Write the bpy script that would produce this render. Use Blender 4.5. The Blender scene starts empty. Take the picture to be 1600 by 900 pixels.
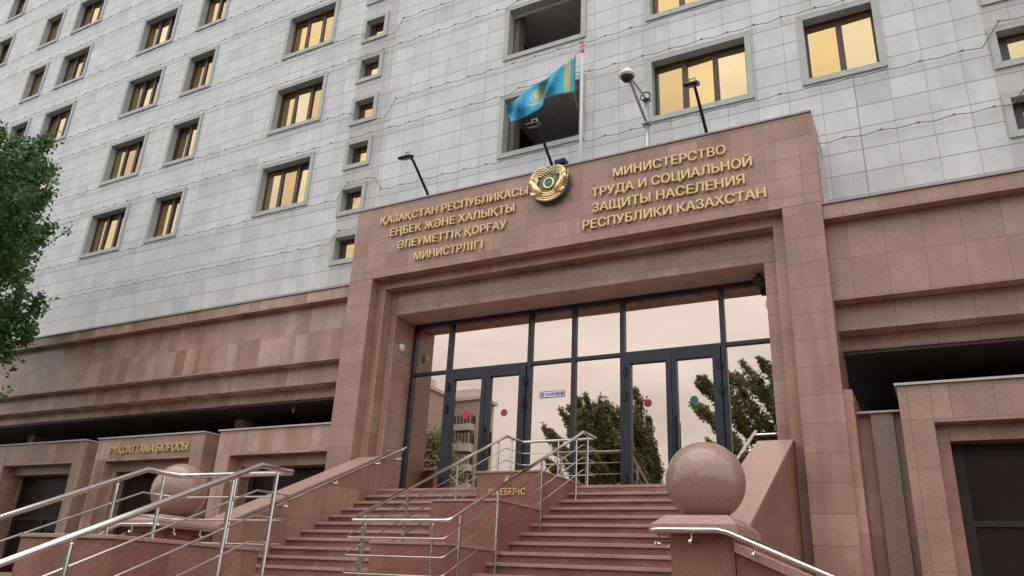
import bpy, bmesh, math, random
from mathutils import Vector, Matrix, noise
random.seed(7)
S = bpy.context.scene
C = S.collection
R = math.radians

# ---------------------------------------------------------------- camera
# the lens is the origin of the world: x runs along the facade, y into the building, z up
cam_d = bpy.data.cameras.new('camera'); cam = bpy.data.objects.new('camera', cam_d); C.objects.link(cam)
cam_d.sensor_width = 36.0; cam_d.lens = 1194.62 / 1600 * 36; cam_d.clip_start = 0.05; cam_d.clip_end = 3000
YAW, PIT, ROL = 0.5058223, 0.3738930, 0.0505801
fw = Vector((-math.sin(YAW)*math.cos(PIT), math.cos(YAW)*math.cos(PIT), math.sin(PIT)))
rt = Vector((math.cos(YAW), math.sin(YAW), 0)); up = rt.cross(fw)
r2 = rt*math.cos(ROL) + up*math.sin(ROL); u2 = -rt*math.sin(ROL) + up*math.cos(ROL)
cam.matrix_world = Matrix(((r2.x, u2.x, -fw.x, 0), (r2.y, u2.y, -fw.y, 0), (r2.z, u2.z, -fw.z, 0), (0, 0, 0, 1)))
S.camera = cam

# ---------------------------------------------------------------- sky, sun, exposure
SUN_EL, SUN_AZ = 76, 190          # azimuth clockwise from +y
W = bpy.data.worlds.new('World'); S.world = W; W.use_nodes = True
wn = W.node_tree.nodes; wl = W.node_tree.links; wn.clear()
out = wn.new('ShaderNodeOutputWorld'); bg = wn.new('ShaderNodeBackground'); wl.new(bg.outputs[0], out.inputs[0])
bg.inputs[1].default_value = 0.10
sky = wn.new('ShaderNodeTexSky'); sky.sky_type = 'NISHITA'; sky.sun_disc = False
sky.sun_elevation = R(SUN_EL); sky.sun_rotation = R(SUN_AZ); sky.altitude = 300; sky.dust_density = 2.5
tc = wn.new('ShaderNodeTexCoord')
sep = wn.new('ShaderNodeSeparateXYZ'); wl.new(tc.outputs['Generated'], sep.inputs[0])
mp = wn.new('ShaderNodeMapping'); mp.inputs['Scale'].default_value = (1.6, 1.6, 5.0); wl.new(tc.outputs['Generated'], mp.inputs[0])
nz = wn.new('ShaderNodeTexNoise'); nz.inputs['Scale'].default_value = 2.2; nz.inputs['Detail'].default_value = 6; nz.inputs['Distortion'].default_value = .4
wl.new(mp.outputs[0], nz.inputs[0])
cr = wn.new('ShaderNodeValToRGB'); wl.new(nz.outputs[0], cr.inputs[0])
cr.color_ramp.elements[0].position = .32; cr.color_ramp.elements[0].color = (.72, .705, .715, 1)
cr.color_ramp.elements[1].position = .68; cr.color_ramp.elements[1].color = (1.0, .98, .965, 1)
gr = wn.new('ShaderNodeMapRange'); wl.new(sep.outputs[2], gr.inputs[0])
gr.inputs[1].default_value = 0.05; gr.inputs[2].default_value = .9; gr.inputs[3].default_value = 9.0; gr.inputs[4].default_value = 19.0
vm = wn.new('ShaderNodeVectorMath'); vm.operation = 'SCALE'; wl.new(cr.outputs[0], vm.inputs[0]); wl.new(gr.outputs[0], vm.inputs['Scale'])
mx = wn.new('ShaderNodeMix'); mx.data_type = 'RGBA'; mx.inputs[0].default_value = .95
wl.new(sky.outputs[0], mx.inputs[6]); wl.new(vm.outputs[0], mx.inputs[7]); wl.new(mx.outputs[2], bg.inputs[0])
sd = bpy.data.lights.new('sun', 'SUN'); sd.energy = 0.6; sd.angle = R(56); sd.color = (1, .95, .9)
sun = bpy.data.objects.new('sun', sd); C.objects.link(sun)
sv = Vector((math.sin(R(SUN_AZ))*math.cos(R(SUN_EL)), math.cos(R(SUN_AZ))*math.cos(R(SUN_EL)), math.sin(R(SUN_EL))))
sun.rotation_euler = sv.to_track_quat('Z', 'Y').to_euler()
S.view_settings.view_transform = 'Standard'; S.view_settings.look = 'None'
S.view_settings.exposure = 0.36; S.view_settings.gamma = 1.0; S.view_settings.use_curve_mapping = False

# ---------------------------------------------------------------- materials
def newmat(name):
    m = bpy.data.materials.new(name); m.use_nodes = True
    n = m.node_tree.nodes; b = n['Principled BSDF']; return m, n, m.node_tree.links, b
def plain(name, col, rough=.5, metal=0.0, var=.08, scale=6.0, bump=0.0, spec=.5):
    m, n, l, b = newmat(name)
    t = n.new('ShaderNodeTexCoord'); z = n.new('ShaderNodeTexNoise'); z.inputs['Scale'].default_value = scale; z.inputs['Detail'].default_value = 5
    l.new(t.outputs['Object'], z.inputs[0])
    r = n.new('ShaderNodeValToRGB'); l.new(z.outputs[0], r.inputs[0])
    r.color_ramp.elements[0].position = .3; r.color_ramp.elements[1].position = .7
    r.color_ramp.elements[0].color = tuple(c*(1-var) for c in col) + (1,)
    r.color_ramp.elements[1].color = tuple(min(1, c*(1+var)) for c in col) + (1,)
    l.new(r.outputs[0], b.inputs['Base Color'])
    b.inputs['Roughness'].default_value = rough; b.inputs['Metallic'].default_value = metal; b.inputs['Specular IOR Level'].default_value = spec
    if bump:
        bp = n.new('ShaderNodeBump'); bp.inputs['Strength'].default_value = bump; bp.inputs['Distance'].default_value = .01
        l.new(z.outputs[0], bp.inputs['Height']); l.new(bp.outputs[0], b.inputs['Normal'])
    return m
def facing_uv(n, l):
    """(u,v) along the surface in metres: x or y across, z up, taken from which way the face looks"""
    t = n.new('ShaderNodeTexCoord'); g = n.new('ShaderNodeNewGeometry')
    sp = n.new('ShaderNodeSeparateXYZ'); l.new(t.outputs['Object'], sp.inputs[0])
    sn = n.new('ShaderNodeSeparateXYZ'); l.new(g.outputs['True Normal'], sn.inputs[0])
    def absgt(o):
        a = n.new('ShaderNodeMath'); a.operation = 'ABSOLUTE'; l.new(o, a.inputs[0])
        q = n.new('ShaderNodeMath'); q.operation = 'GREATER_THAN'; q.inputs[1].default_value = .72; l.new(a.outputs[0], q.inputs[0]); return q.outputs[0]
    def mix(f, a, b):
        m = n.new('ShaderNodeMix'); m.data_type = 'FLOAT'; l.new(f, m.inputs[0]); l.new(a, m.inputs[2]); l.new(b, m.inputs[3]); return m.outputs[0]
    u = mix(absgt(sn.outputs[0]), sp.outputs[0], sp.outputs[1])
    v = mix(absgt(sn.outputs[2]), sp.outputs[2], sp.outputs[1])
    c = n.new('ShaderNodeCombineXYZ'); l.new(u, c.inputs[0]); l.new(v, c.inputs[1])
    return c.outputs[0], t.outputs['Object'], sp
def slab(name, w, h, tones, mortar, rough, off=(0, 0), stagger=0.0, *a_, **k_): return slab_(name, w, h, tones, mortar, rough, off, stagger, *a_, **k_)
def slab_(name, w, h, tones, mortar, rough, off=(0, 0), stagger=0.0, mort=.006, speck=.25, stain=.25, spec=.5, streak=0.0, seam=.8, rowseam=0.0):
    """stone or panel cladding: slabs w x h metres, each slab its own tone, thin joints, speckle and weather stains"""
    m, n, l, b = newmat(name)
    uv, ob, sp = facing_uv(n, l)
    mp = n.new('ShaderNodeMapping'); mp.inputs['Location'].default_value = (off[0], off[1], 0); l.new(uv, mp.inputs[0])
    br = n.new('ShaderNodeTexBrick'); l.new(mp.outputs[0], br.inputs[0])
    br.offset = stagger; br.offset_frequency = 2; br.squash = 1
    br.inputs['Color1'].default_value = (0, 0, 0, 1); br.inputs['Color2'].default_value = (1, 1, 1, 1); br.inputs['Mortar'].default_value = (.5, .5, .5, 1)
    br.inputs['Scale'].default_value = 1; br.inputs['Mortar Size'].default_value = mort; br.inputs['Mortar Smooth'].default_value = .3
    br.inputs['Brick Width'].default_value = w; br.inputs['Row Height'].default_value = h
    r = n.new('ShaderNodeValToRGB'); l.new(br.outputs['Color'], r.inputs[0])
    e = r.color_ramp.elements
    while len(e) < len(tones): e.new(.5)
    for i, t in enumerate(tones): e[i].position = i/(len(tones)-1); e[i].color = t + (1,)
    # fine crystal speckle
    z = n.new('ShaderNodeTexNoise'); z.inputs['Scale'].default_value = 55; z.inputs['Detail'].default_value = 4; l.new(ob, z.inputs[0])
    z2 = n.new('ShaderNodeTexNoise'); z2.inputs['Scale'].default_value = 1.3; z2.inputs['Detail'].default_value = 7; z2.inputs['Roughness'].default_value = .62; l.new(ob, z2.inputs[0])
    def scaled(o, lo, hi, a=.3, c=.7):
        q = n.new('ShaderNodeMapRange'); l.new(o, q.inputs[0]); q.inputs[1].default_value = a; q.inputs[2].default_value = c; q.inputs[3].default_value = lo; q.inputs[4].default_value = hi; return q.outputs[0]
    def mul(a, f):
        v = n.new('ShaderNodeVectorMath'); v.operation = 'SCALE'; l.new(a, v.inputs[0]); l.new(f, v.inputs['Scale']); return v.outputs[0]
    c = mul(r.outputs[0], scaled(z.outputs[0], 1-speck, 1+speck))
    c = mul(c, scaled(z2.outputs[0], 1-stain, 1+stain*.6, .3, .75))
    if streak:
        m3 = n.new('ShaderNodeMapping'); m3.inputs['Scale'].default_value = (7, .5, 1); l.new(uv, m3.inputs[0])
        z3 = n.new('ShaderNodeTexNoise'); z3.inputs['Scale'].default_value = 1.0; z3.inputs['Detail'].default_value = 5; l.new(m3.outputs[0], z3.inputs[0])
        c = mul(c, scaled(z3.outputs[0], 1-streak, 1+streak*.5, .35, .65))
    mm = n.new('ShaderNodeMix'); mm.data_type = 'RGBA'; 
    sf = n.new('ShaderNodeMath'); sf.operation = 'MULTIPLY'; sf.inputs[1].default_value = seam; l.new(br.outputs['Fac'], sf.inputs[0])
    fac = sf.outputs[0]
    if rowseam:
        b2 = n.new('ShaderNodeTexBrick'); l.new(mp.outputs[0], b2.inputs[0]); b2.offset = 0; b2.inputs['Scale'].default_value = 1; b2.inputs['Mortar Size'].default_value = mort*1.1; b2.inputs['Mortar Smooth'].default_value = .3
        b2.inputs['Brick Width'].default_value = 500; b2.inputs['Row Height'].default_value = h
        s2 = n.new('ShaderNodeMath'); s2.operation = 'MULTIPLY'; s2.inputs[1].default_value = rowseam; l.new(b2.outputs['Fac'], s2.inputs[0])
        m2 = n.new('ShaderNodeMath'); m2.operation = 'MAXIMUM'; l.new(sf.outputs[0], m2.inputs[0]); l.new(s2.outputs[0], m2.inputs[1]); fac = m2.outputs[0]
    l.new(fac, mm.inputs[0]); l.new(c, mm.inputs[6]); mm.inputs[7].default_value = mortar + (1,)
    l.new(mm.outputs[2], b.inputs['Base Color'])
    rr = scaled(z2.outputs[0], rough-.06, rough+.1); l.new(rr, b.inputs['Roughness']); b.inputs['Specular IOR Level'].default_value = spec
    bp = n.new('ShaderNodeBump'); bp.inputs['Strength'].default_value = .35; bp.inputs['Distance'].default_value = .006; bp.invert = True
    l.new(br.outputs['Fac'], bp.inputs['Height']); l.new(bp.outputs[0], b.inputs['Normal'])
    return m
G1 = [(0.345, 0.1978, 0.1495), (0.4, 0.2432, 0.1869), (0.37, 0.222, 0.1691), (0.435, 0.275, 0.2154), (0.32, 0.1785, 0.1335)]
G2 = [(0.322, 0.1777, 0.1253), (0.3795, 0.2258, 0.1616), (0.4255, 0.2695, 0.195), (0.345, 0.1892, 0.1313), (0.4427, 0.2832, 0.199)]
G3 = [(0.2385, 0.112, 0.0774), (0.2777, 0.138, 0.0986), (0.3127, 0.165, 0.1214), (0.2523, 0.12, 0.0845)]
MT = {}
MT['panel'] = slab('facade_panel', .58, .452, [(.53, .535, .545), (.62, .625, .635), (.59, .595, .605), (.65, .655, .665), (.60, .605, .615)], (.15, .15, .15), .42, (.30, .04), 0, .0075, .03, .16, .45, .05, .5, .95)
MT['panel_dark'] = slab('facade_panel_dark', .58, .452, [(.47, .465, .455), (.52, .51, .50), (.49, .485, .48)], (.15, .15, .15), .45, (.05, .04), 0, .0075, .03, .10, .4, .04, .5, .95)
MT['granite'] = slab('pink_granite', .57, .37, G1, (.10, .055, .05), .3, (.1, .02), 0, .0045, .14, .22, .5, .10, .75)
MT['granite_jamb'] = slab('pink_granite_jamb', .9, .62, G2, (.10, .055, .05), .3, (.1, .3), 0, .004, .16, .2, .5, .12, .6)
G4 = [(0.335, 0.2025, 0.1474), (0.37, 0.2341, 0.1714), (0.35, 0.2159, 0.1573), (0.4, 0.2561, 0.1888)]
GB = [(0.35, 0.197, 0.138), (0.41, 0.2462, 0.184), (0.5, 0.3398, 0.2714), (0.37, 0.2118, 0.1472), (0.52, 0.3546, 0.276), (0.43, 0.2709, 0.1932)]
MT['granite_band'] = slab('granite_band_slabs', .36, .67, GB, (.12, .065, .05), .26, (.1, .21), 0, .004, .14, .24, .5, .16, .5)
MT['granite_block'] = slab('granite_block_squares', .53, .67, G4, (.11, .06, .055), .34, (.15, .21), 0, .005, .16, .22, .5, .06, .6)
MT['granite_pier'] = slab('granite_pier_slabs', 60, .43, G1, (.12, .07, .06), .33, (30, .1), 0, .005, .14, .24, .5, .12, .7)
MT['granite_band_r'] = slab('granite_band_squares', .53, .67, G1, (.11, .06, .055), .34, (.15, .21), 0, .005, .16, .2, .5, .05, .6)
MT['granite_red'] = slab('red_granite', .75, 3.0, G3, (.09, .04, .035), .34, (.2, .1), 0, .004, .22, .22, .35, .08, .4)
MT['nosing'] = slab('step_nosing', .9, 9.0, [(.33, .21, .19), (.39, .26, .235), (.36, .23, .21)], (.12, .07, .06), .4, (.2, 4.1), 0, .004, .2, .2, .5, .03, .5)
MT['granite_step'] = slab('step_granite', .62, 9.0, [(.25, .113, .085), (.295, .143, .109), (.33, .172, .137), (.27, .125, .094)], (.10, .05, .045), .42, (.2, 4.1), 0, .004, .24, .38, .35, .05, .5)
MT['coping'] = plain('granite_coping', (.355, .228, .186), .34, 0, .2, 40)
MT['sphere'] = plain('sphere_granite', (.30, .188, .15), .15, 0, .22, 85, 0, .55)
MT['pale_pil'] = plain('grey_granite', (.27, .195, .168), .5, 0, .18, 30)
MT['cap'] = plain('pale_cap', (.50, .45, .43), .4, 0, .12, 8)
MT['flash'] = plain('metal_flashing', (.30, .24, .23), .4, .3, .1, 4)
MT['surround'] = plain('window_surround', (.40, .425, .405), .5, 0, .07, 3)
MT['brown'] = plain('brown_frame', (.055, .03, .028), .4, 0, .15, 5)
MT['navy'] = plain('navy_aluminium', (.019, .024, .038), .35, .1, .1, 5)
MT['steel'] = plain('stainless_steel', (.60, .59, .565), .10, 1.0, .05, 9)
MT['gold'] = plain('gold_letters', (.66, .50, .24), .42, .35, .08, 14)
MT['gold2'] = plain('bright_gold', (.86, .68, .38), .36, .6, .15, 20)
MT['teal'] = plain('teal_enamel', (.06, .20, .22), .35, 0, .2, 12)
MT['darkteal'] = plain('dark_backing', (.05, .075, .075), .45, 0, .2, 12)
MT['black'] = plain('black_metal', (.012, .012, .013), .4, .2, .1, 8)
MT['white'] = plain('white_paint', (.75, .75, .74), .45, 0, .04, 8)
MT['polepaint'] = plain('pole_paint', (.58, .585, .60), .45, 0, .06, 8)
MT['redp'] = plain('faded_red', (.55, .16, .14), .5)
MT['grey'] = plain('galvanised', (.42, .43, .45), .4, .6, .1, 8)
MT['lamp'] = plain('frosted_lamp', (.72, .71, .68), .35)
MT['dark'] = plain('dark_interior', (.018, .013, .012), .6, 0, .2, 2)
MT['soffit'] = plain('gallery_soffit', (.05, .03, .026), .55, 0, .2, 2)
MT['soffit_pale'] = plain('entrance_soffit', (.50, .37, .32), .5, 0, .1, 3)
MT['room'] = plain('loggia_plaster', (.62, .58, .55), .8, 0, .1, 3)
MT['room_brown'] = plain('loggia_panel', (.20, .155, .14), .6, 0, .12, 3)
MT['sticker_red'] = plain('red_sticker', (.62, .02, .05), .5)
MT['sticker_dark'] = plain('dull_red_sticker', (.36, .05, .06), .5)
MT['sticker_crim'] = plain('crimson_sticker', (.33, .012, .06), .5)
MT['sticker_teal'] = plain('teal_sticker', (.0, .17, .16), .5)
MT['plate_white'] = plain('plate_white', (.82, .85, .88), .4)
MT['plate_blue'] = plain('plate_blue', (.015, .09, .36), .4)
MT['cable'] = plain('cable', (.12, .115, .11), .6)
MT['bulb'] = plain('bulb_plastic', (.30, .28, .21), .5)
MT['bark'] = plain('bark', (.12, .095, .07), .85, 0, .3, 12, .5)
MT['beige'] = slab('apartment_render', 3.1, 2.9, [(.48, .40, .33), (.52, .43, .35), (.50, .415, .34)], (.33, .27, .22), .8, (0, 0), 0, .03, .04, .1, .2)
MT['apwin'] = plain('apartment_glass', (.10, .10, .11), .15)
MT['balc'] = plain('balcony_white', (.62, .58, .53), .6)
MT['ground'] = slab('plaza_paving', .6, .6, [(.085, .08, .075), (.105, .098, .093), (.095, .09, .085)], (.05, .046, .043), .7, (0, 0), .5, .01, .1, .25, .3)
MT['asphalt'] = plain('asphalt', (.05, .05, .052), .85, 0, .2, 2)
def mirror(name, col, rough, wav):
    m, n, l, b = newmat(name)
    b.inputs['Base Color'].default_value = col + (1,); b.inputs['Metallic'].default_value = 1; b.inputs['Roughness'].default_value = rough
    t = n.new('ShaderNodeTexCoord'); z = n.new('ShaderNodeTexNoise'); z.inputs['Scale'].default_value = .9; z.inputs['Detail'].default_value = 1
    l.new(t.outputs['Object'], z.inputs[0]); bp = n.new('ShaderNodeBump'); bp.inputs['Strength'].default_value = wav; bp.inputs['Distance'].default_value = .02
    l.new(z.outputs[0], bp.inputs['Height']); l.new(bp.outputs[0], b.inputs['Normal']); return m
MT['doorglass'] = mirror('reflective_door_glass', (.62, .515, .435), .012, .07)
MT['goldglass'] = mirror('gold_reflective_glass', (.55, .40, .175), .035, .10)
MT['goldglass2'] = mirror('amber_reflective_glass', (.47, .335, .16), .05, .16)
MT['goldglass3'] = mirror('pale_gold_reflective_glass', (.55, .44, .25), .04, .14)
MT['darkglass'] = plain('dark_glass', (.028, .017, .014), .3, 0, .35, .8, 0, .12)
def leafmat(name, lo, hi):
    m, n, l, b = newmat(name)
    g = n.new('ShaderNodeObjectInfo'); t = n.new('ShaderNodeTexCoord')
    z = n.new('ShaderNodeTexNoise'); z.inputs['Scale'].default_value = 1.6; z.inputs['Detail'].default_value = 6; l.new(t.outputs['Object'], z.inputs[0])
    r = n.new('ShaderNodeValToRGB'); l.new(z.outputs[0], r.inputs[0]); r.color_ramp.elements[0].position = .35; r.color_ramp.elements[1].position = .66
    r.color_ramp.elements[0].color = lo + (1,); r.color_ramp.elements[1].color = hi + (1,)
    l.new(r.outputs[0], b.inputs['Base Color']); b.inputs['Roughness'].default_value = .5
    tr = n.new('ShaderNodeBsdfTranslucent'); l.new(r.outputs[0], tr.inputs[0])
    ms = n.new('ShaderNodeMixShader'); ms.inputs[0].default_value = .3; l.new(b.outputs[0], ms.inputs[1]); l.new(tr.outputs[0], ms.inputs[2])
    l.new(ms.outputs[0], n['Material Output'].inputs[0]); return m
MT['leaf'] = leafmat('leaves', (.048, .12, .028), (.14, .265, .072))
MT['leaf2'] = leafmat('poplar_leaves', (.13, .155, .065), (.32, .33, .165))
def flagmat():
    m, n, l, b = newmat('flag_cloth')
    t = n.new('ShaderNodeTexCoord'); s = n.new('ShaderNodeSeparateXYZ'); l.new(t.outputs['UV'], s.inputs[0])
    def M(op, a, c=None, d=None):
        q = n.new('ShaderNodeMath'); q.operation = op
        for i, v in enumerate((a, c, d)):
            if v is None: continue
            if isinstance(v, (int, float)): q.inputs[i].default_value = v
            else: l.new(v, q.inputs[i])
        return q.outputs[0]
    u, v = s.outputs[0], s.outputs[1]
    du = M('MULTIPLY', M('SUBTRACT', u, .53), 2.0); dv = M('SUBTRACT', v, .56)
    rr = M('SQRT', M('ADD', M('MULTIPLY', du, du), M('MULTIPLY', dv, dv)))
    disc = M('LESS_THAN', rr, .17)
    an = M('ARCTAN2', dv, du)
    ray = M('MULTIPLY', M('MULTIPLY', M('GREATER_THAN', rr, .195), M('LESS_THAN', rr, .27)), M('GREATER_THAN', M('SINE', M('MULTIPLY', an, 32)), .1))
    dv2 = M('SUBTRACT', v, .66); r3 = M('SQRT', M('ADD', M('MULTIPLY', du, du), M('MULTIPLY', dv2, dv2)))
    eagle = M('MULTIPLY', M('MULTIPLY', M('GREATER_THAN', r3, .40), M('LESS_THAN', r3, M('SUBTRACT', .50, M('MULTIPLY', M('ABSOLUTE', du), .22)))), M('MULTIPLY', M('LESS_THAN', M('ABSOLUTE', du), .36), M('LESS_THAN', dv, 0)))
    orn = M('MULTIPLY', M('MULTIPLY', M('GREATER_THAN', u, .07), M('LESS_THAN', u, .135)), M('GREATER_THAN', M('ADD', M('SINE', M('MULTIPLY', v, 70)), M('MULTIPLY', M('SINE', M('MULTIPLY', u, 190)), .6)), -.75))
    f = M('MINIMUM', M('ADD', M('ADD', disc, ray), M('ADD', eagle, orn)), 1)
    mm = n.new('ShaderNodeMix'); mm.data_type = 'RGBA'; l.new(f, mm.inputs[0]); mm.inputs[6].default_value = (.055, .48, .72, 1); mm.inputs[7].default_value = (.72, .60, .08, 1)
    l.new(mm.outputs[2], b.inputs['Base Color']); b.inputs['Roughness'].default_value = .7
    tr = n.new('ShaderNodeBsdfTranslucent'); l.new(mm.outputs[2], tr.inputs[0])
    ms = n.new('ShaderNodeMixShader'); ms.inputs[0].default_value = .3; l.new(b.outputs[0], ms.inputs[1]); l.new(tr.outputs[0], ms.inputs[2])
    l.new(ms.outputs[0], n['Material Output'].inputs[0]); return m
MT['flag'] = flagmat()

# ---------------------------------------------------------------- mesh helpers
class MB:
    def __init__(s): s.v = []; s.f = []; s.m = []
    def face(s, pts, mi=0):
        i = len(s.v); s.v += [tuple(p) for p in pts]; s.f.append(tuple(range(i, i+len(pts)))); s.m.append(mi); return s
    def box(s, x0, x1, y0, y1, z0, z1, mi=0):
        i = len(s.v)
        s.v += [(x0,y0,z0),(x1,y0,z0),(x1,y1,z0),(x0,y1,z0),(x0,y0,z1),(x1,y0,z1),(x1,y1,z1),(x0,y1,z1)]
        for q in ((0,3,2,1),(4,5,6,7),(0,1,5,4),(1,2,6,5),(2,3,7,6),(3,0,4,7)): s.f.append(tuple(i+k for k in q)); s.m.append(mi)
        return s
    def prism(s, poly, axis, a, b, mi=0):
        """poly: list of 2D points; axis 0: (y,z) swept along x; 1: (x,z) along y; 2: (x,y) along z"""
        def P(p, t): return ((t, p[0], p[1]), (p[0], t, p[1]), (p[0], p[1], t))[axis]
        n = len(poly); i = len(s.v)
        s.v += [P(p, a) for p in poly] + [P(p, b) for p in poly]
        s.f.append(tuple(range(i, i+n))[::-1]); s.f.append(tuple(range(i+n, i+2*n))); s.m += [mi, mi]
        for k in range(n): s.f.append((i+k, i+(k+1) % n, i+n+(k+1) % n, i+n+k)); s.m.append(mi)
        return s
    def tube(s, pts, r, n=8, closed=False, mi=0, cap=True):
        pts = [Vector(p) for p in pts]; N = len(pts); base = len(s.v); ref = None
        rs = r if isinstance(r, (list, tuple)) else [r]*N
        for k, p in enumerate(pts):
            a = pts[(k-1) % N] if (closed or k > 0) else p; c = pts[(k+1) % N] if (closed or k < N-1) else p
            d1 = (p-a); d2 = (c-p)
            t = ((d1.normalized() if d1.length else Vector()) + (d2.normalized() if d2.length else Vector()))
            t = t.normalized() if t.length > 1e-6 else (d2 if d2.length else d1).normalized()
            if ref is None:
                ref = Vector((0,0,1)) if abs(t.z) < .9 else Vector((1,0,0))
            x = ref - t*ref.dot(t)
            if x.length < 1e-4: x = Vector((0,1,0)) - t*t.y
            x.normalize(); y = t.cross(x); ref = x
            sc = 1.0
            if d1.length and d2.length:
                cs = max(-1, min(1, d1.normalized().dot(d2.normalized()))); sc = min(1.5, 1/max(.4, math.cos(math.acos(cs)/2)))
            for q in range(n):
                an = 2*math.pi*q/n; s.v.append(tuple(p + (x*math.cos(an) + y*math.sin(an))*rs[k]*(sc if abs(sc-1) < .6 else 1)))
        M_ = N if closed else N-1
        for k in range(M_):
            for q in range(n):
                a = base+k*n+q; b = base+k*n+(q+1) % n; c = base+((k+1) % N)*n+(q+1) % n; d = base+((k+1) % N)*n+q
                s.f.append((a, b, c, d)); s.m.append(mi)
        if not closed and cap:
            s.f.append(tuple(base+q for q in range(n))[::-1]); s.f.append(tuple(base+(N-1)*n+q for q in range(n))); s.m += [mi, mi]
        return s
    def ball(s, c, r, n=12, m=8, mi=0, sq=(1,1,1)):
        pts = []; base = len(s.v)
        for i in range(1, m):
            th = math.pi*i/m
            for q in range(n):
                an = 2*math.pi*q/n; s.v.append((c[0]+sq[0]*r*math.sin(th)*math.cos(an), c[1]+sq[1]*r*math.sin(th)*math.sin(an), c[2]+sq[2]*r*math.cos(th)))
        t = len(s.v); s.v.append((c[0], c[1], c[2]+r*sq[2])); s.v.append((c[0], c[1], c[2]-r*sq[2]))
        for i in range(m-2):
            for q in range(n):
                s.f.append((base+i*n+q, base+(i+1)*n+q, base+(i+1)*n+(q+1) % n, base+i*n+(q+1) % n)); s.m.append(mi)
        for q in range(n):
            s.f.append((t, base+q, base+(q+1) % n)); s.f.append((t+1, base+(m-2)*n+(q+1) % n, base+(m-2)*n+q)); s.m += [mi, mi]
        return s
    def disc(s, c, r, y0, y1, n=40, mi=0):
        return s.prism([(c[0]+r*math.cos(2*math.pi*k/n), c[1]+r*math.sin(2*math.pi*k/n)) for k in range(n)], 1, y0, y1, mi)
    def build(s, name, mats, parent=None, smooth=False, bevel=0.0, fix=True):
        me = bpy.data.meshes.new(name); me.from_pydata(s.v, [], s.f)
        for m in (mats if isinstance(mats, (list, tuple)) else [mats]): me.materials.append(m)
        me.polygons.foreach_set('material_index', s.m)
        if fix:
            bm = bmesh.new(); bm.from_mesh(me); bmesh.ops.recalc_face_normals(bm, faces=bm.faces); bm.to_mesh(me); bm.free()
        if smooth: me.polygons.foreach_set('use_smooth', [True]*len(me.polygons))
        me.update()
        o = bpy.data.objects.new(name, me); C.objects.link(o)
        if parent is not None: adopt(o, parent)
        if bevel:
            md = o.modifiers.new('bevel', 'BEVEL'); md.width = bevel; md.segments = 2; md.limit_method = 'ANGLE'; md.angle_limit = R(40)
        return o
def wloc(o):
    p = Vector(o.location)
    while o.parent: o = o.parent; p += Vector(o.location)
    return p
def adopt(o, parent):
    o.parent = parent
    if parent.type == 'EMPTY': o.matrix_parent_inverse = Matrix.Translation(-wloc(parent))
def thing(name, label, cat, loc=(0,0,0), group=None):
    o = bpy.data.objects.new(name, None); C.objects.link(o); o.location = loc; o.empty_display_size = .2
    o['label'] = label; o['category'] = cat
    if group: o['group'] = group
    return o
def tag(o, label, cat, group=None):
    o['label'] = label; o['category'] = cat
    if group: o['group'] = group
    return o
def struct(o): o['kind'] = 'structure'; return o

GZ = -1.6                                    # plaza level
CX = -5.86                                   # axis of the entrance
def mir(x): return 2*CX - x

# ---------------------------------------------------------------- ground
struct(MB().box(-400, 400, -500, 400, GZ-.5, GZ-.02).build('ground', MT['asphalt']))
struct(MB().box(-70, 40, -16, 18, GZ-.25, GZ).build('plaza', MT['ground']))

# ---------------------------------------------------------------- ministry building
B = thing('ministry_building', 'grey panelled ministry tower on a red granite podium with a tall entrance portal', 'building', (CX, 13.3, GZ))
TY = 13.3
FL = 2.67
holes = []; wins = []
def sill(n): return 9.26 + FL*n
cols = [(-37.9,-36.0,3),(-34.1,-32.8,2),(-30.55,-29.2,2),(-28.3,-26.4,3),(-23.42,-21.45,3),(-20.3,-18.85,2),(-15.77,-13.74,3),(-4.29,-2.08,3),(-1.18,.30,2),(4.3,6.3,3)]
for x0, x1, p in cols:
    for n in range(0, 7): wins.append((x0, x1, sill(n), sill(n)+1.64, p))
smalls = [(-12.65,-11.76),(1.90,2.79)]
for x0, x1 in smalls:
    for k in range(13): wins.append((x0, x1, 7.30+1.37*k, 7.30+1.37*k+.87, 0))
logs = []
for n in range(0, 6): logs.append((-7.93, -5.74, sill(n)-.01+(.1 if n > 0 else 0), sill(n)+1.72))
# only windows near the view need building
fl = 1194.62
def project(p):
    p = Vector(p); d = p.dot(fw)
    if d < .1: return None
    return 800+fl*p.dot(r2)/d, 450-fl*p.dot(u2)/d
def inview(x0, x1, z0, z1, mg=170):
    for x in (x0, x1):
        for z in (z0, z1):
            q = project((x, TY, z))
            if q and -mg < q[0] < 1600+mg and -mg < q[1] < 900+mg: return True
    return False
wins = [w for w in wins if inview(*w[:4])]; logs = [w for w in logs if inview(*w)]
FW = .12
def inner(w): return (w[0]+FW, w[1]-FW, w[2]+FW, w[3]-FW)
ho = [inner(w) for w in wins] + [inner(w) for w in logs]
X0, X1, Z0, Z1 = -52, 16, 5.9, 31
stripx = [(-12.62, -11.42), (1.86, 3.06)]
xs = sorted({X0, X1} | {v for h in ho for v in h[:2]} | {v for s_ in stripx for v in s_})
zs = sorted({Z0, Z1} | {v for h in ho for v in h[2:]})
wall = MB()
for i in range(len(xs)-1):
    for k in range(len(zs)-1):
        cx, cz = (xs[i]+xs[i+1])/2, (zs[k]+zs[k+1])/2
        if any(h[0] < cx < h[1] and h[2] < cz < h[3] for h in ho): continue
        dk = 1 if any(a < cx < b for a, b in stripx) else 0
        wall.face([(xs[i],TY,zs[k]),(xs[i+1],TY,zs[k]),(xs[i+1],TY,zs[k+1]),(xs[i],TY,zs[k+1])], dk)
wall.build('tower_wall', [MT['panel'], MT['panel_dark']], B)
body = MB()
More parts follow.
